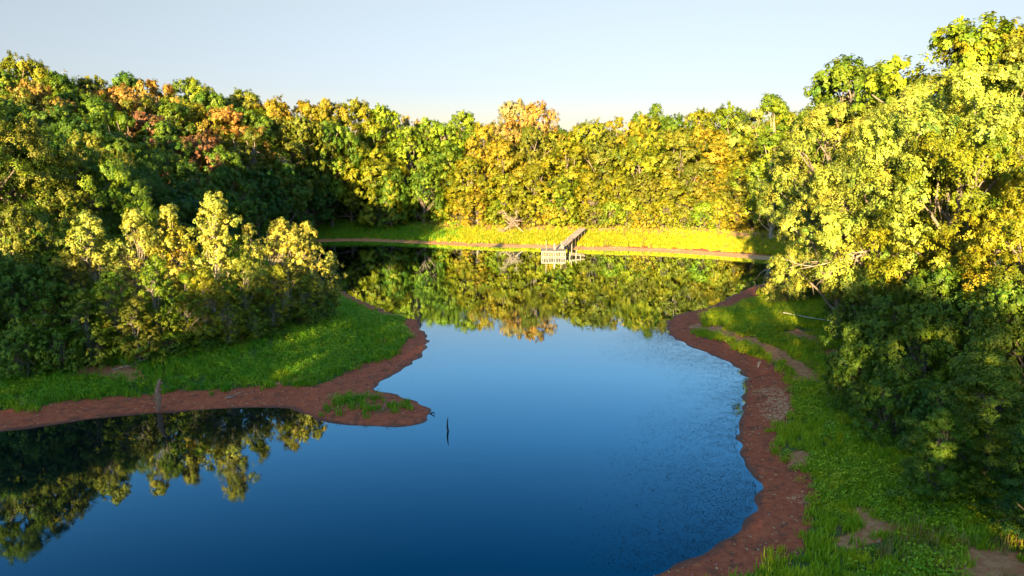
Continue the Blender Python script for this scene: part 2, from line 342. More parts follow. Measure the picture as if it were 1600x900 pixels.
def build_tree(kind, seed, H, R, z0, nclump, rc, nros, nleaf, leaf, prof='round', flat=0.75, slim=0.42, bark=None, stems=1, inner=0.3, limbs=None, droop=0):
    rg = np.random.default_rng(seed)
    # uneven envelope: a few big lobes
    lob = rg.uniform(0, 2*PI, 4); la = rg.uniform(0.08, 0.22, 4)
    t = rg.beta(1.15, 1.05, nclump); th = rg.uniform(0, 2*PI, nclump)
    env = PROF[prof](t)*(1+sum(a*np.cos((k+1)*th+l+3*t) for k, (a, l) in enumerate(zip(la, lob))))
    rad = R*env*np.where(rg.random(nclump) < inner, rg.uniform(0.1, 0.7, nclump), rg.uniform(0.72, 1.0, nclump))
    cen = np.stack([rad*np.cos(th), rad*np.sin(th), z0+(H-z0)*t-droop*rad], 1)
    cr = rc*rg.uniform(0.65, 1.35, nclump)
    cr *= np.interp(t, [0, .8, 1], [1, 1, .7])
    ct = np.clip(rg.normal(0.97, 0.2, nclump), 0.5, 1.4)
    # rosettes over each clump, leaves in each rosette
    ci = np.repeat(np.arange(nclump), nros); d = unit(len(ci), rg)
    outw = np.stack([np.cos(th[ci]), np.sin(th[ci]), np.full(len(ci), 0.55)], 1)
    d = d+outw*0.65; d /= np.linalg.norm(d, axis=1, keepdims=True)
    rp = cen[ci]+d*(cr[ci]*rg.uniform(0.5, 1.1, len(ci))*np.where(rg.random(len(ci)) < 0.06, 1.35, 1))[:, None]*np.array([1, 1, flat])
    rt = ct[ci]*rg.normal(1, 0.08, len(ci))
    li = np.repeat(np.arange(len(ci)), nleaf); dl = unit(len(li), rg)
    rr = np.maximum(leaf*1.35, cr[ci][li]*0.22)
    P = rp[li]+dl*(rr*rg.uniform(0.3, 1.0, len(li)))[:, None]
    Nn = dl*0.5+d[li]*1.0+unit(len(li), rg)*0.4+np.array([0, 0, 0.35])
    tint = np.clip(rt[li]*rg.normal(1, 0.14, len(li)), 0.45, 1.6)
    V, Fc, tt = leaves(P, Nn, leaf, tint, slim, rg)
    crown = mesh_np(kind+'_crown', V, Fc, M_LEAF, {'tint': tt})
    # trunk and limbs
    mb = MB(); tr = (0.012 if kind == 'sapling' else 0.022)*H
    for s in range(stems):
        a = 2*PI*s/stems+rg.uniform(0, 1); off = 0 if stems == 1 else 0.25*R
        top = Vector((math.cos(a)*off*1.6+rg.normal()*0.03*H, math.sin(a)*off*1.6+rg.normal()*0.03*H, H*(0.9 if stems == 1 else rg.uniform(.75, .93))))
        b0 = Vector((math.cos(a)*off*0.25, math.sin(a)*off*0.25, -0.5))
        path = []
        for k in range(8):
            f = k/7; p = b0.lerp(top, f); p.x += math.sin(f*5+seed)*0.02*H; p.y += math.cos(f*4+seed)*0.02*H
            path.append(p)
        r0 = tr/(1 if stems == 1 else 1.5)
        mb.tube(path, [r0*(1.25 if k == 0 else (1-k/7)**0.8+0.1) for k in range(8)], 7)
        nl = limbs or max(8, min(26, nclump//5))
        for i in rg.choice(nclump, min(nl, nclump), replace=False):
            c = Vector(cen[i]); f = min(0.85, max(0.12, (c.z/H)*0.72-0.05)); j = int(f*7); st = path[j].lerp(path[j+1], f*7-j)
            q = [st]
            for k in range(1, 6):
                g = k/5; p = st.lerp(c, g); p.z += math.sin(g*PI)*0.03*H*rg.uniform(-.5, 1); p.x += rg.normal()*0.012*H; p.y += rg.normal()*0.012*H; q.append(p)
            rb = r0*0.55
            mb.tube(q, [rb*(1-k/6.5) for k in range(6)], 5)
            for w_ in range(2):       # side twigs
                s2 = q[3]; e2 = s2+Vector(unit(1, rg)[0])*cr[i]*1.3
                mb.tube([s2, s2.lerp(e2, .5)+Vector((0, 0, .05*H*0.3)), e2], [rb*.4, rb*.28, rb*.1], 4)
    return crown, mb.mesh(kind+'_trunk', bark or M_BARK, True), H, R
PROTO = {}
def proto(cls, *a, **k): PROTO.setdefault(cls, []).append(build_tree(cls, *a, **k))
for s in range(5): proto('forest', 10+s, 14, 4.6, 3.2, 84, 1.35, 14, 24, 0.195, 'round' if s % 2 else 'oak')
for s in range(3): proto('fulltree', 30+s, 12, 4.2, 0.6, 92, 1.28, 14, 24, 0.19, 'full')
for s in range(3): proto('oak', 40+s, 15, 6.2, 4.0, 150, 1.22, 21, 24, 0.13, 'oak', 0.7)
for s in range(4): proto('sapling', 60+s, 9.5, 2.0, 1.2, 120, 0.5, 10, 11, 0.125, 'tall', 0.9, 0.42, M_PALE, 2 if s % 2 else 1, 0.5)
for s in range(3): proto('shrub', 80+s, 3, 1.9, 0.2, 60, 0.6, 9, 11, 0.13, 'full', 0.85, 0.45, None, 3, 0.3)
for s in range(2): proto('bush', 70+s, 7, 3.7, 0.1, 130, 0.85, 15, 17, 0.125, 'full', 0.8, 0.42, None, 2, 0.2)
for s in range(2): proto('cedar', 90+s, 8, 2.9, -0.1, 200, 0.62, 12, 14, 0.15, 'cone', 0.45, 0.16, None, 1, 0.25, None, 0.12)
for s in range(2): proto('bare', 95+s, 12, 3.6, 4.0, 60, 0.9, 4, 4, 0.16, 'round', 0.8, 0.4, M_DEAD, 1, 0.4, 40)
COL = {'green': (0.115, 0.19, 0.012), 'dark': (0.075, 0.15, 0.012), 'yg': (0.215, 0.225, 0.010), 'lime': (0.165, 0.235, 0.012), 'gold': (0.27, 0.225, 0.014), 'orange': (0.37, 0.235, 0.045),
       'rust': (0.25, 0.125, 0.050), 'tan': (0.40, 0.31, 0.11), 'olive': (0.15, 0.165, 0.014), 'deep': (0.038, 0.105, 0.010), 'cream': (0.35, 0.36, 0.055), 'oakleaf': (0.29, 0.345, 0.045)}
WORD = {'green': 'green', 'dark': 'dark green', 'yg': 'yellow-green', 'lime': 'fresh green', 'gold': 'golden', 'orange': 'orange-brown', 'rust': 'rusty red', 'tan': 'pale tan', 'olive': 'olive', 'deep': 'blackish green',
        'cream': 'pale yellow', 'oakleaf': 'bright yellow-green'}
ALL = []
def plant(cls, name, cat, x, y, ztop, R, colk, region, group, noun='tree', label=None, var=None, rz=None, base=None):
    i = len(ALL); vs_ = PROTO[cls]; cm, tm, H0, R0 = vs_[(i*7+3) % len(vs_) if var is None else var]
    zb = g1(x, y)-0.05 if base is None else base
    H = max(ztop-zb, 0.5); rg = random.Random(i*13+5)
    e_ = bpy.data.objects.new(name, None); C.objects.link(e_); e_.empty_display_size = 0.5
    e_.location = (x, y, zb); tl = .09 if cls == 'sapling' else .03; e_.rotation_euler = (rg.uniform(-tl, tl), rg.uniform(-tl, tl), rg.uniform(0, 6.28) if rz is None else rz); 
    hz = H/H0; s = max(R/R0, {'forest': .82, 'oak': .85, 'fulltree': .88, 'sapling': .85, 'shrub': .75, 'bush': .8, 'cedar': .85, 'bare': .6}[cls]*hz)*(rg.uniform(.88, 1.2) if cls in ('forest', 'fulltree', 'sapling') else 1)
    sz = min(hz, s*1.3) if cls in ('forest', 'oak') else hz
    c = COL[colk]; k = rg.uniform(0.88, 1.12); c = (c[0]*k*rg.uniform(.93, 1.07), c[1]*k, c[2]*k)
    link('crown', cm, e_, loc=(0, 0, H-H0*sz), sc=(s, s, sz), col=c); link('trunk', tm, e_, sc=(s, s, hz))
    ALL.append(dict(o=e_, u=800+F*x/y if y > 5 else 0, col=colk, noun=noun, region=region, group=group, cat=cat, label=label, H=H, name=name))
    return e_
def px(cls, u, vtop, wpx, D, colk, region, group=None, name='broadleaf_tree', cat='tree', noun='tree', label=None, **k):
    x, y, zt = at_d(u, vtop, D)
    return plant(cls, name, cat, x, y, zt, wpx/F*D/2, colk, region, group, noun, label, **k)
# skyline and slopes of the left hillside
LS = 'on the skyline of the left hillside'; LM = 'on the slope of the left hillside'; LG = 'trees covering the left hillside'
for a in [(4, 120, 70, 88, 'green'), (30, 92, 66, 92, 'yg'), (66, 111, 52, 94, 'lime'), (90, 122, 52, 92, 'green'), (142, 126, 66, 100, 'olive'), (195, 121, 52, 108, 'dark'),
          (180, 138, 70, 98, 'orange'), (247, 130, 74, 106, 'orange'), (300, 130, 66, 112, 'lime'), (330, 152, 46, 110, 'dark'), (385, 148, 56, 122, 'olive'), (428, 158, 60, 120, 'gold'),
          (468, 162, 58, 122, 'gold'), (508, 164, 58, 124, 'gold'), (552, 163, 56, 128, 'yg'), (592, 172, 56, 128, 'lime')]:
    px('forest', *a[:4], a[4], LS, LG)
px('bare', 107, 111, 44, 99, 'tan', LS, LG, name='bare_tree', noun='half-bare tree', label='pale half-bare tree poking above the left hillside skyline, left of the orange crowns')
for a in [(62, 132, 62, 84, 'orange'), (28, 148, 60, 80, 'olive'), (5, 165, 66, 74, 'dark'), (110, 146, 60, 90, 'green'), (150, 158, 60, 88, 'green'), (215, 156, 66, 96, 'olive'),
          (265, 165, 60, 98, 'green'), (300, 168, 66, 102, 'yg'), (90, 176, 70, 74, 'dark'), (130, 188, 70, 72, 'dark'), (180, 180, 66, 84, 'green'), (232, 185, 58, 88, 'rust'), (262, 196, 56, 86, 'dark'),
          (350, 176, 62, 104, 'orange'), (320, 212, 80, 88, 'rust'), (288, 220, 56, 84, 'rust'), (395, 178, 60, 108, 'green'), (430, 190, 62, 112, 'olive'), (470, 190, 62, 112, 'olive'), (510, 192, 56, 116, 'green'),
          (385, 205, 70, 96, 'olive'), (345, 235, 66, 86, 'green'), (140, 215, 90, 66, 'olive'), (190, 225, 90, 68, 'green'), (245, 235, 80, 74, 'green'), (110, 250, 90, 60, 'green')]:
    px('forest', *a[:4], a[4], LM, LG)
px('bare', 438, 243, 44, 104, 'tan', LM, LG, name='bare_tree', label='leafless twiggy tree among dark trees at the foot of the left hillside')
# dark trees at the foot of the hill beside the water's far left corner
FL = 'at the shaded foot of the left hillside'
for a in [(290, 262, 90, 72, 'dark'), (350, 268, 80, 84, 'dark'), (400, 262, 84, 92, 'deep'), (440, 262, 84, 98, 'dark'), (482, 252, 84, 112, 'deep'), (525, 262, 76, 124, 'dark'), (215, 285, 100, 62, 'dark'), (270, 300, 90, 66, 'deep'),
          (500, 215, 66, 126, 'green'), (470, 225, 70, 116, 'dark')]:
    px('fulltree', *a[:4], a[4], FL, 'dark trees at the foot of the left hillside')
# far treeline behind the dam
FR = 'in the far treeline, left of the dock'; FD = 'in the far treeline, right of the dock'; FG = 'trees of the far treeline behind the dock'
for a in [(545, 212, 72, 114, 'yg'), (590, 230, 62, 112, 'yg'), (640, 205, 76, 120, 'lime'), (632, 186, 40, 134, 'tan'), (665, 190, 46, 132, 'lime'), (723, 180, 64, 132, 'lime'), (695, 198, 60, 126, 'lime'), (690, 225, 66, 118, 'green'),
          (760, 196, 66, 122, 'gold'), (800, 162, 70, 136, 'tan'), (840, 165, 84, 130, 'orange'), (782, 225, 76, 116, 'gold'), (735, 250, 70, 112, 'yg'), (610, 262, 62, 110, 'green'), (660, 258, 60, 112, 'green'),
          (828, 205, 84, 120, 'olive')]:
    px('forest' if a[1] < 200 else 'fulltree', a[0], a[1], a[2], a[3]+6, a[4], FR, FG)
for a in [(880, 205, 70, 128, 'yg'), (925, 192, 66, 126, 'yg'), (965, 188, 66, 128, 'gold'), (1010, 186, 62, 128, 'yg'), (1058, 184, 62, 130, 'green'), (1095, 176, 62, 130, 'yg'), (1135, 168, 64, 128, 'lime'), (1183, 172, 76, 124, 'cream'),
          (1225, 178, 70, 118, 'yg'), (1262, 182, 70, 108, 'lime'), (890, 228, 84, 116, 'yg'), (945, 215, 84, 114, 'olive'), (1000, 212, 86, 113, 'yg'), (1062, 208, 88, 112, 'olive'), (1120, 212, 86, 111, 'gold'), (1180, 216, 84, 108, 'yg'), (1235, 225, 84, 104, 'lime')]:
    px('forest' if a[1] < 200 else 'fulltree', a[0], a[1], a[2], a[3]+6, a[4], FD, FG)
px('sapling', 1000, 176, 20, 136, 'green', FD, FG, label='small narrow treetop rising beside the forked treetop on the far skyline')
px('sapling', 1028, 164, 36, 136, 'green', FD, FG, label='forked green treetop standing clear of the far skyline')
px('sapling', 1222, 152, 60, 96, 'lime', FD, FG, label='thin sparse tree left of the tall green crown on the right skyline')
# front row that reaches down to the bare strip
FF = 'at the front edge of the far treeline'; FFG = 'low trees edging the far treeline'
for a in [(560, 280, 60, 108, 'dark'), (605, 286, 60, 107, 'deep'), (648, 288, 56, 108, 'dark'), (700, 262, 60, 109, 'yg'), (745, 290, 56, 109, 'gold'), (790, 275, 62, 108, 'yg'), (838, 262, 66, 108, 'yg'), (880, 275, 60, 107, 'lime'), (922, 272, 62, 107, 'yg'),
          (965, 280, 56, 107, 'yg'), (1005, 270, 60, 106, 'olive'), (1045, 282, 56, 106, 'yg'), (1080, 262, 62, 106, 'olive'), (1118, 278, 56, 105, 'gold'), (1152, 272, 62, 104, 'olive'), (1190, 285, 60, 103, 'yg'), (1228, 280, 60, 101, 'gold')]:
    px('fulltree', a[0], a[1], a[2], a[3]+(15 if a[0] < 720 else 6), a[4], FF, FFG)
BB = 'low along the foot of the far treeline'
SH_D = 1
for i, u in enumerate([520, 548, 580, 612, 640, 672, 690, 722, 752, 778, 836, 862, 884, 930, 955, 985, 1012, 1040, 1068, 1098, 1126, 1155, 1180, 1205, 1230]):
    D = np.interp(u, [520, 700, 780, 1230], [125, 122, 114.5, 102.5]); top = np.interp(u, [520, 1230], [310, 322])+[-6, 4, -2, 7, 0][i % 5]
    px('shrub', u, top, 44+[0, 8, -6, 5][i % 4], D, ['dark', 'deep', 'dark'][i % 3] if u < 690 else ['yg', 'gold', 'yg', 'olive', 'lime'][i % 5], BB, 'shrubs at the foot of the far treeline', name='shrub', cat='shrub', noun='shrub')  # left shrubs get dark leaves: shade on that end put into the colour
# hidden depth of the woods behind the rows above
rf = random.Random(4)
for i in range(95):
    u = rf.uniform(-60, 1320); D = rf.uniform(132, 190); lim = np.interp(u, [-60, 0, 60, 200, 300, 400, 600, 660, 720, 820, 900, 1000, 1200, 1320], [110, 115, 125, 142, 150, 165, 188, 202, 198, 188, 208, 202, 192, 170])
    px('forest', u, lim+rf.uniform(0, 16), 70*125/D, D, rf.choice(['green', 'yg', 'olive', 'dark', 'lime', 'gold']), None, 'deeper woods behind the far treeline', label='tree deep in the woods behind the front crowns, mostly hidden')
# near left: big shaded oaks with sunlit tips
NL = 'at the left edge behind the saplings'; NLG = 'oaks at the left edge of the view'
for a in [(20, 185, 150, 50, 'olive', 'large oak with sunlit pale leaves at the left edge, behind the understory'), (92, 218, 130, 52, 'green', 'sunlit oak behind the saplings, right of the large oak at the left edge'),
          (-60, 150, 180, 47, 'green', 'tall dark oak cut by the left edge of the picture'), (150, 262, 120, 54, 'dark', 'rounded dark green oak standing behind the tops of the leftmost saplings'),
          (205, 262, 100, 60, 'dark', 'dark oak behind the saplings, below the rusty crowns')]:
    px('oak', a[0], a[1], a[2], a[3], a[4], NL, NLG, name='oak_tree', label=a[5])
for a in [(10, 330, 110, 42, 'olive'), (60, 345, 90, 44, 'green'), (-30, 395, 130, 38, 'dark'), (35, 420, 90, 38, 'dark'), (90, 400, 80, 42, 'green')]:
    px('bush', *a[:4], a[4], 'in the shade at the left edge', 'shaded understory trees at the left edge')
# saplings on the left peninsula : u, vtop, width, D, colour
SG = 'saplings on the grassy peninsula'
for a in [(70, 420, 70, 38, 'green'), (105, 395, 66, 39, 'olive'), (150, 332, 80, 41, 'cream'), (205, 328, 66, 42, 'cream'), (255, 325, 66, 43, 'cream'), (290, 340, 56, 44, 'yg'), (330, 303, 92, 43, 'cream'), (318, 420, 60, 40, 'yg'),
          (400, 352, 62, 45, 'cream'), (440, 346, 56, 46, 'cream'), (462, 352, 52, 47, 'cream'), (492, 348, 54, 48, 'cream'), (375, 400, 60, 42, 'olive'), (425, 418, 56, 43, 'yg'), (230, 400, 66, 39, 'lime'), (170, 425, 66, 38.5, 'lime'),
          (275, 430, 56, 39.5, 'lime'), (125, 455, 60, 37, 'green'), (515, 395, 42, 49, 'cream'), (350, 455, 50, 40, 'yg'), (60, 470, 60, 36.5, 'green'), (480, 430, 46, 46, 'yg'), (205, 465, 60, 37.5, 'olive'), (395, 478, 40, 41, 'lime')]:
    px('sapling', *a[:4], a[4], 'on the grassy peninsula', SG, name='sapling', noun='sapling')
for a in [(30, 518, 60, 35, 'green'), (90, 518, 70, 36, 'green'), (150, 518, 66, 37, 'green'), (210, 523, 60, 37.5, 'green'), (262, 523, 60, 38.5, 'green'), (318, 526, 60, 39.5, 'green'), (370, 523, 56, 41, 'olive'), (425, 516, 56, 42.5, 'green'),
          (470, 478, 50, 45, 'green'), (505, 462, 44, 48, 'green'), (330, 480, 60, 43, 'olive'), (240, 470, 70, 42, 'green'), (150, 455, 80, 42, 'green'), (400, 462, 60, 45.5, 'green'), (60, 455, 80, 40, 'green'), (300, 445, 66, 46, 'green')]:
    px('shrub', *a[:4], a[4], 'among the sapling stems on the peninsula', 'shrubs below the saplings', name='shrub', cat='shrub', noun='shrub')
# right side
RG = 'oaks of the right bank'
for a in [(1660, 55, 150, 46, 'oakleaf', 'oak crown at the top right corner'),
          (1325, 165, 110, 56, 'oakleaf', 'yellow-green oak at the left rim of the right-hand oaks'), (1462, 135, 150, 44, 'oakleaf', 'sunlit oak crown directly below the highest crown'),
          (1435, 180, 170, 39, 'oakleaf', 'sunlit oak reaching left over the bank toward the dam'), (1560, 110, 210, 36, 'oakleaf', 'broad sunlit oak filling the right edge'),
          (1520, 200, 190, 34, 'yg', 'large front oak of the right bank with dark gaps between leaf masses'), (1322, 262, 110, 42, 'oakleaf', 'low spreading oak leaning over the end of the dam'),
          (1650, 260, 200, 29, 'yg', 'oak cut by the right edge of the picture')]:
    px('oak', a[0], a[1], a[2], a[3], a[4], None, RG, name='oak_tree', label=a[5])
px('forest', 1332, 106, 130, 64, 'green', None, RG, name='oak_tree', label='tall green crown on the skyline left of the biggest oaks')
px('forest', 1402, 128, 50, 62, 'lime', None, RG, name='oak_tree', label='small treetop tucked right of the tall green crown on the skyline')
px('forest', 1572, 62, 150, 49, 'yg', None, RG, name='oak_tree', var=3, label='yellow-green crown on the skyline just right of the highest oak crown')
px('forest', 1512, 46, 185, 50, 'lime', None, RG, name='oak_tree', var=1, label='gapped oak crown standing highest on the right skyline')
RS = 'in the shade below the right-hand oaks'
for a in [(1275, 400, 90, 56, 'olive'), (1350, 430, 90, 46, 'green'), (1400, 440, 100, 34, 'green'), (1470, 430, 130, 30, 'green'), (1560, 440, 150, 27, 'green'), (1370, 500, 90, 31, 'green'), (1440, 510, 110, 28, 'lime'), (1350, 555, 66, 30, 'green'),
          (1400, 585, 80, 27, 'green'), (1470, 600, 90, 25, 'dark'), (1640, 420, 200, 25, 'green'), (1235, 418, 60, 55, 'cream'), (1345, 515, 60, 38, 'green'), (1322, 462, 60, 46, 'dark'), (1375, 470, 80, 40, 'dark'), (1338, 440, 60, 43, 'olive')]:
    px('bush', *a[:4], a[4], RS, 'shrubs and low trees of the right bank', name='shrub', cat='shrub', noun='leafy shrub')
for a in [(1560, 555, 230, 22, 'green', 'large feathery cedar at the right edge above the grass'), (1480, 640, 130, 21.5, 'green', 'smaller dark cedar left of the large cedar, above the grass'), (1650, 620, 170, 19, 'deep', 'dark cedar cut by the right edge')]:
    px('cedar', a[0], a[1], a[2], a[3], a[4], None, 'cedars on the right bank', name='cedar_tree', label=a[5])
# woodland behind the viewpoint, which throws the evening shade over the near banks
rb = random.Random(9)
for i in range(26):
    x = -84+i*4.9+rb.uniform(-1.5, 1.5); y = -32-rb.uniform(0, 10)
    plant('forest', 'broadleaf_tree', 'tree', x, y, 17.6+rb.uniform(-1.6, 1.2)+0.16*(-32-y), 4.6, 'green', None, 'woodland behind the viewpoint', label='tall tree of the woodland behind the viewpoint')
for i in range(24):
    x = -82+i*5.3
    y = -30-rb.uniform(0, 3)
    plant('fulltree', 'broadleaf_tree', 'tree', x, y, 11+rb.uniform(-1, 1), 4.6, 'green', None, 'woodland behind the viewpoint', label='tall tree of the woodland behind the viewpoint')
# labels: what tells each tree from its neighbours, then its order among the alike
ORD = ['leftmost', 'second from left', 'third from left', 'fourth from left', 'fifth from left', 'sixth from left', 'seventh from left', 'eighth from left', 'ninth from left', 'tenth from left', 'eleventh from left', 'twelfth from left', 'thirteenth from left', 'fourteenth from left', 'fifteenth from left', 'sixteenth from left', 'seventeenth from left', 'eighteenth from left']
bucket = {}
for t in ALL: bucket.setdefault((t['col'], t['noun'], t['region']), []).append(t)
for (ck, noun, region), L in bucket.items():
    L = sorted([t for t in L if not t['label']], key=lambda t: t['u'])
    for i, t in enumerate(L):
        s = f'{WORD[ck]} {noun} {region}'
        if len(L) > 1: s += ', ' + ('rightmost' if i == len(L)-1 else ORD[i])+' of them'
        t['label'] = s
for t in ALL: tag(t['o'], t['label'], t['cat'], t['group'])

# ------------------------------------------------------------------ ground cover (nobody could count it)
def tuft(name, n, r, h, leaf, slim, seed, blades=False, mat=None):
    rg = np.random.default_rng(seed)
    if blades:
        a = rg.uniform(0, 2*PI, n); q = r*np.sqrt(rg.random(n)); lean = rg.uniform(0.1, 0.6, n); a2 = rg.uniform(0, 2*PI, n); hh = h*rg.uniform(0.55, 1.15, n)
        b = np.stack([q*np.cos(a), q*np.sin(a), np.full(n, -0.03)], 1); dr = np.stack([np.cos(a2), np.sin(a2), np.zeros(n)], 1); sd_ = np.stack([-np.sin(a2), np.cos(a2), np.zeros(n)], 1)*leaf*slim
        mid = b+dr*(lean*hh*0.35)[:, None]+np.array([0, 0, 1])*(hh*0.6)[:, None]; tip = b+dr*(lean*hh)[:, None]+np.array([0, 0, 1])*hh[:, None]
        V = np.stack([b-sd_, b+sd_, mid+sd_*0.9, mid-sd_*0.9, mid-sd_*0.9, mid+sd_*0.9, tip+sd_*0.15, tip-sd_*0.15], 1).reshape(-1, 3)
        return mesh_np(name, V, np.arange(len(V)).reshape(-1, 4), mat, {'tint': np.repeat(rg.normal(1, .15, n), 8)})
    th = rg.uniform(0, 2*PI, n); q = r*np.sqrt(rg.random(n)); z = h*(1-(q/r)**2*0.7)*rg.uniform(0.35, 1.05, n)
    P = np.stack([q*np.cos(th), q*np.sin(th), z], 1); Nn = unit(n, rg)*0.7+np.stack([np.cos(th)*q/r, np.sin(th)*q/r, np.ones(n)], 1)
    V, Fc, tt = leaves(P, Nn, leaf, np.clip(rg.normal(1, .2, n), .5, 1.6), slim, rg)
    return mesh_np(name, V, Fc, mat, {'tint': tt})
def scatter(name, P, rz, sc, src, kind='stuff', label=None, cat=None):
    me = bpy.data.meshes.new(name); me.vertices.add(len(P)); me.vertices.foreach_set('co', np.asarray(P, np.float32).ravel())
    for an, av in (('rz', rz), ('sc', sc)):
        at = me.attributes.new(an, 'FLOAT', 'POINT'); at.data.foreach_set('value', np.asarray(av, np.float32))
    o = link(name, me); so = bpy.data.objects.new(name+'_source', src)
    g = bpy.data.node_groups.new(name, 'GeometryNodeTree')
    g.interface.new_socket('Geometry', in_out='INPUT', socket_type='NodeSocketGeometry'); g.interface.new_socket('Geometry', in_out='OUTPUT', socket_type='NodeSocketGeometry')
    i_, o_ = g.nodes.new('NodeGroupInput'), g.nodes.new('NodeGroupOutput')
    oi = g.nodes.new('GeometryNodeObjectInfo'); oi.inputs[0].default_value = so
    ip = g.nodes.new('GeometryNodeInstanceOnPoints')
    def na(n):
        q = g.nodes.new('GeometryNodeInputNamedAttribute'); q.data_type = 'FLOAT'; q.inputs[0].default_value = n; return q.outputs[0]
    cx = g.nodes.new('ShaderNodeCombineXYZ'); g.links.new(na('rz'), cx.inputs[2])
    cs = g.nodes.new('ShaderNodeCombineXYZ'); s_ = na('sc')
    for k in range(3): g.links.new(s_, cs.inputs[k])
    g.links.new(i_.outputs[0], ip.inputs['Points']); g.links.new(oi.outputs['Geometry'], ip.inputs['Instance'])
    g.links.new(cx.outputs[0], ip.inputs['Rotation']); g.links.new(cs.outputs[0], ip.inputs['Scale'])
    g.links.new(ip.outputs[0], o_.inputs[0])
    o.modifiers.new('scatter', 'NODES').node_group = g
    return tag(o, label, cat, kind=kind)
def sample(n, x0, x1, y0, y1, seed):
    rg = np.random.default_rng(seed); X = rg.uniform(x0, x1, n); Y = rg.uniform(y0, y1, n); d = sdist(X, Y)
    vis = (np.abs(X) < Y*0.80+3); m = (d > 0.1) & vis; X, Y, d = X[m], Y[m], d[m]; g, b, s = zones(X, Y, d)
    return rg, X, Y, d, g, b, s
def cover(name, seed, n, box, test, src, smin, smax, label, cat):
    rg, X, Y, d, g, b, s = sample(n, *box, seed); m = test(rg, X, Y, d, g, b, s); X, Y, d = X[m], Y[m], d[m]
    scatter(name, np.stack([X, Y, gz(X, Y, d)], 1), rg.uniform(0, 6.28, len(X)), rg.uniform(smin, smax, len(X)), src, label=label, cat=cat)
    print(name, len(X))
ML_G = leaf_material('grass_blades', 0.25, (0.095, 0.27, 0.008), 0.02, (0.22, 0.35, 0.012))
ML_W = leaf_material('weed_leaves', 0.25, (0.095, 0.28, 0.010), 0.02, (0.25, 0.40, 0.014))
ML_R = leaf_material('yellow_green_skylit_leaves', 0.3, (0.22, 0.35, 0.010), 0.02, (0.36, 0.45, 0.016))  # yellower growth, brightened to put the bank's extra skylight into the colour
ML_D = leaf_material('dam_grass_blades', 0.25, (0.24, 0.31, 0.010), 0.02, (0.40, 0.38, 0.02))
ML_B = leaf_material('dry_weed_stems', 0.2, (0.30, 0.20, 0.07), 0.02, (0.20, 0.19, 0.05))
near = (-34, 34, 16, 60)
cl = lambda X, Y, s, k: wob(X, Y, s, k)
cover('grass', 1, 60000, near, lambda rg, X, Y, d, g, b, s: (rg.random(len(X)) < g*np.clip(0.75+0.4*cl(X, Y, 1.2, 30), .15, 1)) & (d < 12) & (X < 5), tuft('grass_tuft', 26, 0.17, 0.30, 0.05, 0.25, 1, True, ML_G), 0.6, 1.5, 'short green grass growing on the near banks above the red mud', 'grass')
cover('low_weeds', 2, 45000, near, lambda rg, X, Y, d, g, b, s: (rg.random(len(X)) < g*np.clip(0.5+0.8*cl(X, Y, .8, 31), 0, 1)) & (d < 13) & (X < 5), tuft('weed_tuft', 46, 0.24, 0.34, 0.055, 0.42, 2, False, ML_W), 0.5, 1.6, 'low leafy weeds covering the near banks', 'weeds')
rb_ = (4, 34, 16, 60)
cover('right_bank_grass', 21, 40000, rb_, lambda rg, X, Y, d, g, b, s: (rg.random(len(X)) < g*np.clip(0.75+0.4*cl(X, Y, 1.2, 30), .15, 1)) & (d < 13), tuft('right_grass_tuft', 26, 0.17, 0.28, 0.05, 0.25, 11, True, ML_R), 0.6, 1.5, 'yellow-green grass on the slope of the right bank', 'grass')
cover('right_bank_weeds', 22, 42000, rb_, lambda rg, X, Y, d, g, b, s: (rg.random(len(X)) < g*np.clip(0.45+0.8*cl(X, Y, .8, 31), 0, 1)) & (d < 13), tuft('right_weed_tuft', 52, 0.22, 0.32, 0.048, 0.42, 12, False, ML_R), 0.5, 1.7, 'bright leafy weeds on the slope of the right bank', 'weeds')
cover('tall_weeds', 3, 9000, near, lambda rg, X, Y, d, g, b, s: (rg.random(len(X)) < g*ss(cl(X, Y, .7, 32), 0.1, .9)) & (d > 3) & (d < 13), tuft('tall_weed_tuft', 60, 0.34, 0.75, 0.08, 0.4, 3, False, ML_W), 0.6, 1.3, 'taller leafy weeds in clumps on the near banks', 'weeds')
cover('dry_weeds', 4, 16000, near, lambda rg, X, Y, d, g, b, s: (rg.random(len(X)) < 0.8*g*ss(cl(X, Y, .5, 33), 0.5, 1.1)) & (d > 2.5) & (d < 13), tuft('dry_tuft', 20, 0.2, 0.45, 0.05, 0.22, 4, True, ML_B), 0.6, 1.3, 'yellowing dry weeds scattered through the green bank cover', 'weeds')
far_ = (-60, 44, 60, 122)
ML_L = leaf_material('shaded_dam_grass', 0.25, (0.10, 0.27, 0.010), 0.02, (0.20, 0.33, 0.014))  # greener copy of the dam grass, the shade there put into its colour
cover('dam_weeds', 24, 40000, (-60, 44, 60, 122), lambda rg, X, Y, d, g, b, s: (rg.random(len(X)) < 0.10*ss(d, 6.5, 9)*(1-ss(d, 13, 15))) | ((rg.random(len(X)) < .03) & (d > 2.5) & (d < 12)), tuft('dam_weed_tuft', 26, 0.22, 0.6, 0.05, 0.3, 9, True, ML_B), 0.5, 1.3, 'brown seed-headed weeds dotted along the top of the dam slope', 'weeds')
cover('left_dam_grass', 25, 130000, far_, lambda rg, X, Y, d, g, b, s: (rg.random(len(X)) > ss(X+1.5*cl(X, Y, .5, 81), -17, -5)) & (rg.random(len(X)) < g) & (d < 16), tuft('left_dam_grass_tuft', 16, 0.24, 0.45, 0.07, 0.35, 15, True, ML_L), 0.6, 1.6, 'green shaded grass at the left end of the dam', 'grass')
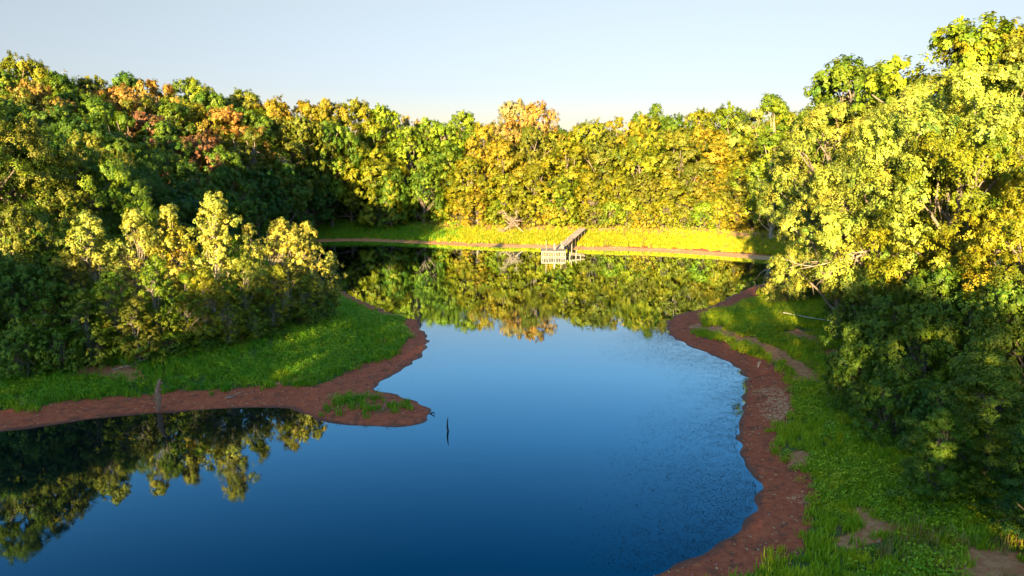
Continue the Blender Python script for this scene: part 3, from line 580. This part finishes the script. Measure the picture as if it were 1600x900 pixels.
cover('dam_grass', 5, 130000, far_, lambda rg, X, Y, d, g, b, s: (rg.random(len(X)) < ss(X+1.5*cl(X, Y, .5, 81), -17, -5)) & (rg.random(len(X)) < g*np.clip(0.85+0.3*cl(X, Y, .8, 34), .2, 1)) & (d < 16), tuft('dam_grass_tuft', 14, 0.24, 0.42, 0.07, 0.35, 5, True, ML_D), 0.6, 1.5, 'sunlit yellow-green grass on the slope of the dam across the pond', 'grass')
ML_F = leaf_material('fallen_leaf', 0.1, (0.42, 0.22, 0.09), 0.02, (0.55, 0.42, 0.22))
lv = MB(); lv.V = [(-1, 0, .1), (-.2, -.55, .35), (1, 0, .15), (-.1, .55, .3)]; lv.F = [(0, 1, 2, 3)]
def debris_mesh(name, mat, seed):
    rg = np.random.default_rng(seed); mb = MB(); ring = []
    V = []; 
    for k in range(6): V.append((math.cos(k*PI/3)*rg.uniform(.7, 1), math.sin(k*PI/3)*rg.uniform(.6, 1), 0))
    V += [(0.3, 0, .5), (-.3, .2, .45)]
    mb.V = V; mb.F = [(0, 1, 6), (1, 2, 7, 6), (2, 3, 7), (3, 4, 7), (4, 5, 6, 7), (5, 0, 6)]
    return mb.mesh(name, mat)
M_STONE = bark_material('pale_pebble', (0.30, 0.20, 0.16), (0.62, 0.52, 0.46), 5); M_CLOD = bark_material('dark_mud_clod', (0.06, 0.025, 0.018), (0.13, 0.05, 0.035), 5)
cover('pebbles', 6, 30000, near, lambda rg, X, Y, d, g, b, s: (rg.random(len(X)) < 0.16*(1-g)) & (d < 6), debris_mesh('pebble', M_STONE, 1), 0.015, 0.055, 'small pale stones and shells strewn on the red mud', 'pebbles')
cover('mud_clods', 7, 60000, near, lambda rg, X, Y, d, g, b, s: (rg.random(len(X)) < 0.2*(1-g)+0.6*(d < 0.4)) & (d < 6), debris_mesh('clod', M_CLOD, 2), 0.015, 0.055, 'dark clods and twigs on the red mud shore', 'mud clods')
fallen = lv.mesh('fallen_leaf', ML_F); fallen.attributes.new('tint', 'FLOAT', 'POINT').data.foreach_set('value', [1.0]*4)
cover('fallen_leaves', 8, 60000, near, lambda rg, X, Y, d, g, b, s: (rg.random(len(X)) < 0.10+0.25*ss(cl(X, Y, .6, 71), .3, 1)) & (d < 13), fallen, 0.03, 0.075, 'dry tan leaves fallen on the mud and grass of the near banks', 'fallen leaves')
# water weed breaking the surface along the right shore
rg = np.random.default_rng(12); n = 400000; X = rg.uniform(0.5, 14, n); Y = rg.uniform(17, 52, n); d = -sdist(X, Y)
reach = np.interp(Y, [18, 24, 30, 36, 41, 46, 50], [5.5, 3.6, 2.4, 1.6, 3.0, 2.6, 0.8])
pr = np.exp(-d/reach*1.3)*np.clip(0.65+0.35*wob(X, Y, .9, 40)+0.25*wob(X, Y, 5, 41), 0.1, 1)*0.42
m = (d > 0.03) & (rg.random(n) < pr*2.2*ss(X, 1.0, 6.5)*ss(Y, 17, 19)) & (d < reach*2.2)
wx, wy = X[m], Y[m]
X = rg.uniform(-8, -1, 20000); Y = rg.uniform(36, 56, 20000); d = -sdist(X, Y); m = (d > 0.03) & (rg.random(20000) < 0.25*np.exp(-d/0.8))
wx = np.concatenate([wx, X[m]]); wy = np.concatenate([wy, Y[m]])
fl = MB(); fl.V = [(-1, -.2, .03), (0, -.5, .03), (1.1, 0, .10), (0.1, .45, .03), (-.3, .1, .5), (.2, -.1, .7)]; fl.F = [(0, 1, 2, 3), (0, 1, 5, 4), (2, 3, 5)]
scatter('water_weed', np.stack([wx, wy, np.zeros(len(wx))+0.004], 1), rg.uniform(0, 6.28, len(wx)), rg.uniform(0.007, 0.020, len(wx)), fl.mesh('weed_fleck', M_SNAG), label='dark flecks of water weed breaking the surface along the shore', cat='water weed')
print('water_weed', len(wx))

# ------------------------------------------------------------------ the dock
def part(name, mb, mat, parent, smooth=False): return link(name, mb.mesh(name, mat, smooth), parent)
dx, dy = on_z(846, 402); dxr, _ = on_z(884, 402)
W = dxr-dx; DK = bpy.data.objects.new('dock', None); C.objects.link(DK); DK.location = (dx, dy, 0); DK.rotation_euler = (0, 0, math.radians(-1))
tag(DK, 'weathered wooden dock with slatted square platform and long walkway to the dam', 'dock')
ZT = 0.80; DD = 3.0
n = 22
for i in range(n):
    b = MB(); b.box(((i+0.5)*W/n, DD/2, ZT+random.Random(i).uniform(-.008, .008)), (W/n-0.018, DD, 0.045)); part('deck_board', b, M_WOOD, DK)
for k, zz in (('rail', ZT-0.10), ('rail', 0.08)):
    b = MB(); b.box((W/2, -0.045, zz), (W+0.06, 0.07, 0.11)); part(k, b, M_WOOD, DK)
for i in range(15):
    b = MB(); b.box((0.06+i*(W-0.12)/14, -0.105, (ZT-0.02)/2+0.02), (0.075 if i % 4 else 0.12, 0.04, ZT-0.06)); part('slat', b, M_WOOD, DK)
for xx in (0.02, W-0.02):
    for zz in (ZT-0.10, 0.12):
        b = MB(); b.box((xx, DD/2, zz), (0.07, DD-0.05, 0.11)); part('side_beam', b, M_WOODD, DK)
for xx in (0.12, W*0.5, W-0.12):
    for yy in (0.12, DD-0.12):
        b = MB(); b.tube([(xx, yy, -1.5), (xx, yy, ZT-0.03)], 0.075, 8); part('piling', b, M_WOODD, DK)
def pole(u, vtop, yy, r, name='pole'):
    x, y, zt = at_d(u, vtop, dy+yy); b = MB(); b.tube([(x-dx, yy, -1.4), (x-dx+.02, yy, zt*0.5), (x-dx, yy, zt)], [r, r, r*.85], 8); return part(name, b, M_WOOD, DK)
pole(853.4, 376, 0.35, 0.05); pole(876.4, 376, 2.7, 0.05); pole(892.4, 381, 3.3, 0.05); pole(885.5, 369, 8.5, 0.04)
pole(866.2, 380, 1.4, 0.14, 'mooring_post'); pole(879, 383, 2.4, 0.11, 'mooring_post')
wx0, wy0 = (873.5-800)/F*(dy+DD)-dx, DD; ex, ey, ez = at_d(907.5, 356.5, 105.5)
p0 = Vector((wx0, wy0+0.03, ZT+0.02)); p1 = Vector((ex-dx, ey-dy, max(ez, g1(ex, ey)+0.12)))
dirv = (p1-p0).normalized(); side = dirv.cross(Vector((0, 0, 1))).normalized(); upv = side.cross(dirv); L = (p1-p0).length
nb = int(L/0.17)
bb = MB(); bb.box((0, 0, 0), (1.15, 0.152, 0.04), (side, dirv, upv)); bme = bb.mesh('walkway_board', M_WOOD)
for i in range(nb):
    o = link('walkway_board', bme, DK, tuple(p0+dirv*(i+0.5)*L/nb+upv*random.Random(i).uniform(-.008, .008)))
for sgn in (-1, 1):
    b = MB(); b.box(p0+dirv*L/2+side*sgn*0.5-upv*0.11, (0.06, L, 0.16), (side, dirv, upv)); part('stringer', b, M_WOODD if sgn > 0 else M_WOOD, DK)  # right stringer in dark timber: its unlit face is put into the colour
for k in range(7):
    for sgn in (-1, 1):
        q = p0+dirv*(L*(k+0.6)/7.2)+side*sgn*0.53; b = MB(); b.tube([(q.x, q.y, -1.3), (q.x, q.y, q.z+(0.35 if k == 2 and sgn > 0 else -0.04))], 0.07, 7); part('piling', b, M_WOODD, DK)
# low frame on the right of the walkway
FRM = bpy.data.objects.new('timber_frame', None); C.objects.link(FRM); fx, fy = on_z(900, 403); FRM.location = (fx, fy, 0)
tag(FRM, 'low broken timber frame standing in the water beside the walkway, right of the platform', 'timber frame')
for (a, b_) in (((-.9, 0, .45), (1.2, 0.4, .20)), ((-.7, 1.0, .5), (1.1, 1.3, .3))):
    b = MB(); b.tube([a, b_], 0.05, 6); part('beam', b, M_DEAD, FRM)
for (x_, y_, h_) in ((-.8, 0, .62), (0, .2, .5), (.6, .3, .5), (-.5, 1.05, 1.1), (.15, 1.2, .9)):
    b = MB(); b.tube([(x_, y_, -1), (x_, y_, h_)], 0.055, 7); part('post', b, M_DEAD, FRM)

# ------------------------------------------------------------------ dead wood
def branchy(name, base, d0, L, r, seed, mat, label, cat, depth=3, spread=0.8, group=None, sink=0.0, nb=3, thin=0.5):
    rg = random.Random(seed); mb = MB()
    def go(p, d, L, r, k):
        pts = [p]; q = p.copy(); dd = d.copy()
        for s in range(5):
            dd = (dd+Vector([rg.gauss(0, .16) for _ in range(3)])).normalized(); q = q+dd*L/5; pts.append(q.copy())
        mb.tube(pts, [r*(1-s/6.2) for s in range(6)], 6 if k == depth else 4)
        if k > 0:
            for s in range(nb if k > 1 else nb+1):
                st = pts[rg.randint(1, 4)]; nd = (dd*0.7+Vector([rg.gauss(0, spread) for _ in range(3)])).normalized(); go(st, nd, L*rg.uniform(.35, .6), r*thin, k-1)
    go(Vector((0, 0, -sink)), Vector(d0).normalized(), L, r, depth)
    o = link(name, mb.mesh(name, mat, True), None, base); return tag(o, label, cat, group)
def gpx(u, v, zz):
    x, y = on_z(u, v, zz)
    for _ in range(6): x, y = on_z(u, v, g1(x, y))
    return x, y, g1(x, y)
branchy('fallen_tree', gpx(752, 356, 2), (0.9, -0.10, .30), 5.6, 0.11, 3, M_DEAD, 'pale bare fallen tree with tangled branches at the left end of the sunny dam', 'fallen tree', 3, 0.7, nb=6, thin=0.6)
branchy('fallen_tree', gpx(825, 357, 2), (-0.9, -0.15, .3), 4.8, 0.09, 8, M_DEAD, 'smaller tangle of bleached branches crossing the fallen tree from its right', 'fallen tree', 3, 0.7, nb=6, thin=0.6)
branchy('fallen_tree', gpx(800, 354, 2), (0.2, 0.1, 1), 3.0, 0.06, 18, M_DEAD, 'upright dead limb rising behind the tangled fallen tree', 'dead branch', 3, 0.6, nb=4, thin=0.62)
# leaning snag on the left shore
x0, y0, z0 = gpx(245, 643, 0.1); zt_ = at_d(249, 592, y0+0.5)
mb = MB(); P0 = Vector((x0, y0, z0-.15)); P1 = Vector(zt_)
pts = [P0.lerp(P1, t)+Vector((0.05*math.sin(t*7), 0.03*math.cos(t*5), 0)) for t in (0, .15, .35, .5, .7, .85, 1)]
mb.tube(pts, [.075, .10, .14, .155, .13, .10, .05], 9)
for t, s in ((.35, -1), (.52, -1), (.66, 1), (.85, 1)):
    q = P0.lerp(P1, t); mb.tube([q, q+Vector((s*.16, -.05, .06)), q+Vector((s*.22, -.06, .13))], [.05, .04, .02], 6)
tag(link('dead_stump', mb.mesh('dead_stump', bark_material('red_brown_snag', (0.20, 0.085, 0.045), (0.42, 0.20, 0.11)), True)), 'knobbly reddish dead trunk standing upright at the water edge on the left shore', 'dead trunk')
# thin black snag in the pond
x0, y0 = on_z(700, 674); _, _, zt2 = at_d(699, 652, y0)
mb = MB(); mb.tube([(x0, y0, -1), (x0, y0, 0), (x0-.03, y0, zt2*.35), (x0-.02, y0, zt2*.7), (x0+.01, y0, zt2)], [.045, .045, .04, .03, .012], 7)
tag(link('submerged_stake', mb.mesh('submerged_stake', M_SNAG, True)), 'thin black stake standing alone out of the open water', 'stake')
branchy('driftwood', gpx(672, 646, 0.05), (0.9, -.2, .35), 0.36, 0.04, 5, M_SNAG, 'short dark driftwood on the tip of the mud spit', 'driftwood', 1, .6)
branchy('stick', gpx(598, 641, 0.1), (0.25, 0, 1), 0.6, 0.02, 6, M_DEAD, 'thin bent stick poking up from the mud spit beside its grass patch', 'stick', 1, .5)
branchy('log', gpx(175, 578, 1.0), (0.9, 0.5, .25), 2.4, 0.07, 7, M_DEAD, 'pale fallen limb lying at the foot of the saplings left of the standing dead trunk', 'fallen limb', 1, .5)
branchy('log', gpx(30, 632, .6), (0.9, 0.2, .1), 0.9, 0.06, 17, M_DEAD, 'short pale log lying in the weeds at the far left shore', 'log', 0)
branchy('log', gpx(352, 622, .4), (0.9, 0.1, .08), 1.0, 0.04, 27, M_DEAD, 'thin stick on the mud edge right of the standing dead trunk', 'stick', 1)
branchy('stump', gpx(1184, 574, .3), (0.3, 0, .6), 0.45, 0.07, 9, M_DEAD, 'small root snag on the wide mud of the right bank', 'root', 2, .9)
branchy('fallen_branch', gpx(1322, 492, 1.2), (-0.35, .1, 1), 3.4, 0.10, 11, M_DEAD, 'bare leaning branch under the oaks of the right bank above the white rail', 'dead branch', 2, .5)
for u_, v_, D_, L_, sd_, lb in ((1352, 396, 38.5, 3.6, 21, 'grey bare limb sticking out left at the lower rim of the sunlit oak'), 
                                 (1395, 372, 37.5, 2.6, 23, 'forked bare limb inside the lower leaves of the sunlit oak'), ):
    branchy('bare_limb', at_d(u_, v_, D_), (-0.9 if u_ > 500 else 0.7, -.1, -.25 if u_ > 500 else .5), L_, 0.07, sd_, M_DEAD, lb, 'dead limb', 2, .5)
# white rail on the right bank
a = Vector(gpx(1226, 496, .9)); b_ = Vector(gpx(1302, 508, 1.1)); 
RL = bpy.data.objects.new('white_rail', None); C.objects.link(RL); RL.location = a
tag(RL, 'long thin white rail on short posts in the shade of the right bank', 'rail')
at0 = Vector(at_d(1224, 488.5, a.y)); at1 = Vector(at_d(1303, 502, b_.y))
mb = MB(); mb.tube([at0-a, (at0+at1)/2-a+Vector((0, 0, -.03)), at1-a], 0.028, 7); part('rail', mb, M_WHITE, RL, True)
for t in (.26, .52, .95):
    q = at0.lerp(at1, t)-a; gzq = g1(q.x+a.x, q.y+a.y)-a.z; mb = MB(); mb.tube([(q.x, q.y, gzq-.2), (q.x, q.y, q.z-.028)], 0.025, 6); part('post', mb, M_DEAD, RL, True)

# ------------------------------------------------------------------ two dark water birds at the tip of the peninsula
M_BIRD = bark_material('black_plumage', (0.012, 0.012, 0.016), (0.03, 0.03, 0.04), 8); M_BILL = bark_material('grey_bill', (0.10, 0.09, 0.06), (0.16, 0.14, 0.1), 8)
def bird(x, y, z, rz, upright, scale, label):
    r = bpy.data.objects.new('water_bird', None); C.objects.link(r); r.location = (x, y, z); r.rotation_euler = (0, 0, rz); r.scale = (scale,)*3
    tag(r, label, 'bird', 'dark water birds on the peninsula tip')
    a = upright
    def P(f, h): return (f*math.cos(a)-h*math.sin(a), 0, f*math.sin(a)+h*math.cos(a)+0.2)
    mb = MB(); spine = [(-.24, .0), (-.17, .015), (-.06, .02), (.06, .02), (.15, .04), (.19, .08), (.21, .14), (.22, .20), (.245, .235), (.28, .24)]
    mb.tube([P(*q) for q in spine], [.012, .05, .088, .095, .075, .045, .030, .030, .036, .018], 10); part('body', mb, M_BIRD, r, True)
    mb = MB(); mb.tube([P(.285, .238), P(.34, .225)], [.013, .004], 6); part('bill', mb, M_BILL, r)
    mb = MB(); mb.tube([P(-.22, 0), P(-.34, -.03)], [.035, .02], 6); part('tail', mb, M_BIRD, r)
    for s in (-1, 1):
        mb = MB(); w0 = [P(.10, .05), P(0, .035), P(-.12, .02), P(-.24, .0)]
        mb.tube([(q[0], s*.078, q[2]) for q in w0], [.03, .05, .04, .01], 7); part('wing', mb, M_BIRD, r, True)
        q = P(0, -.05); mb = MB(); mb.tube([(q[0], s*.04, q[2]), (0, s*.045, .08), (0.01, s*.045, .012)], [.016, .01, .009], 6)
        for k in (-1, 0, 1): mb.tube([(0.01, s*.045, .012), (.08, s*.045+k*.03, .006)], [.009, .005], 5)
        part('leg', mb, M_BILL, r)
bx, by, bz = gpx(655.5, 501.5, 0.05); bird(bx, by, bz, 0.5, math.radians(52), 1.15, 'upright black water bird standing at the very tip of the peninsula')
bx, by, bz = gpx(650.5, 501, 0.08); bird(bx, by, bz, 2.6, math.radians(12), 0.95, 'smaller crouching dark bird just left of the upright bird')
print('things', len(ALL))
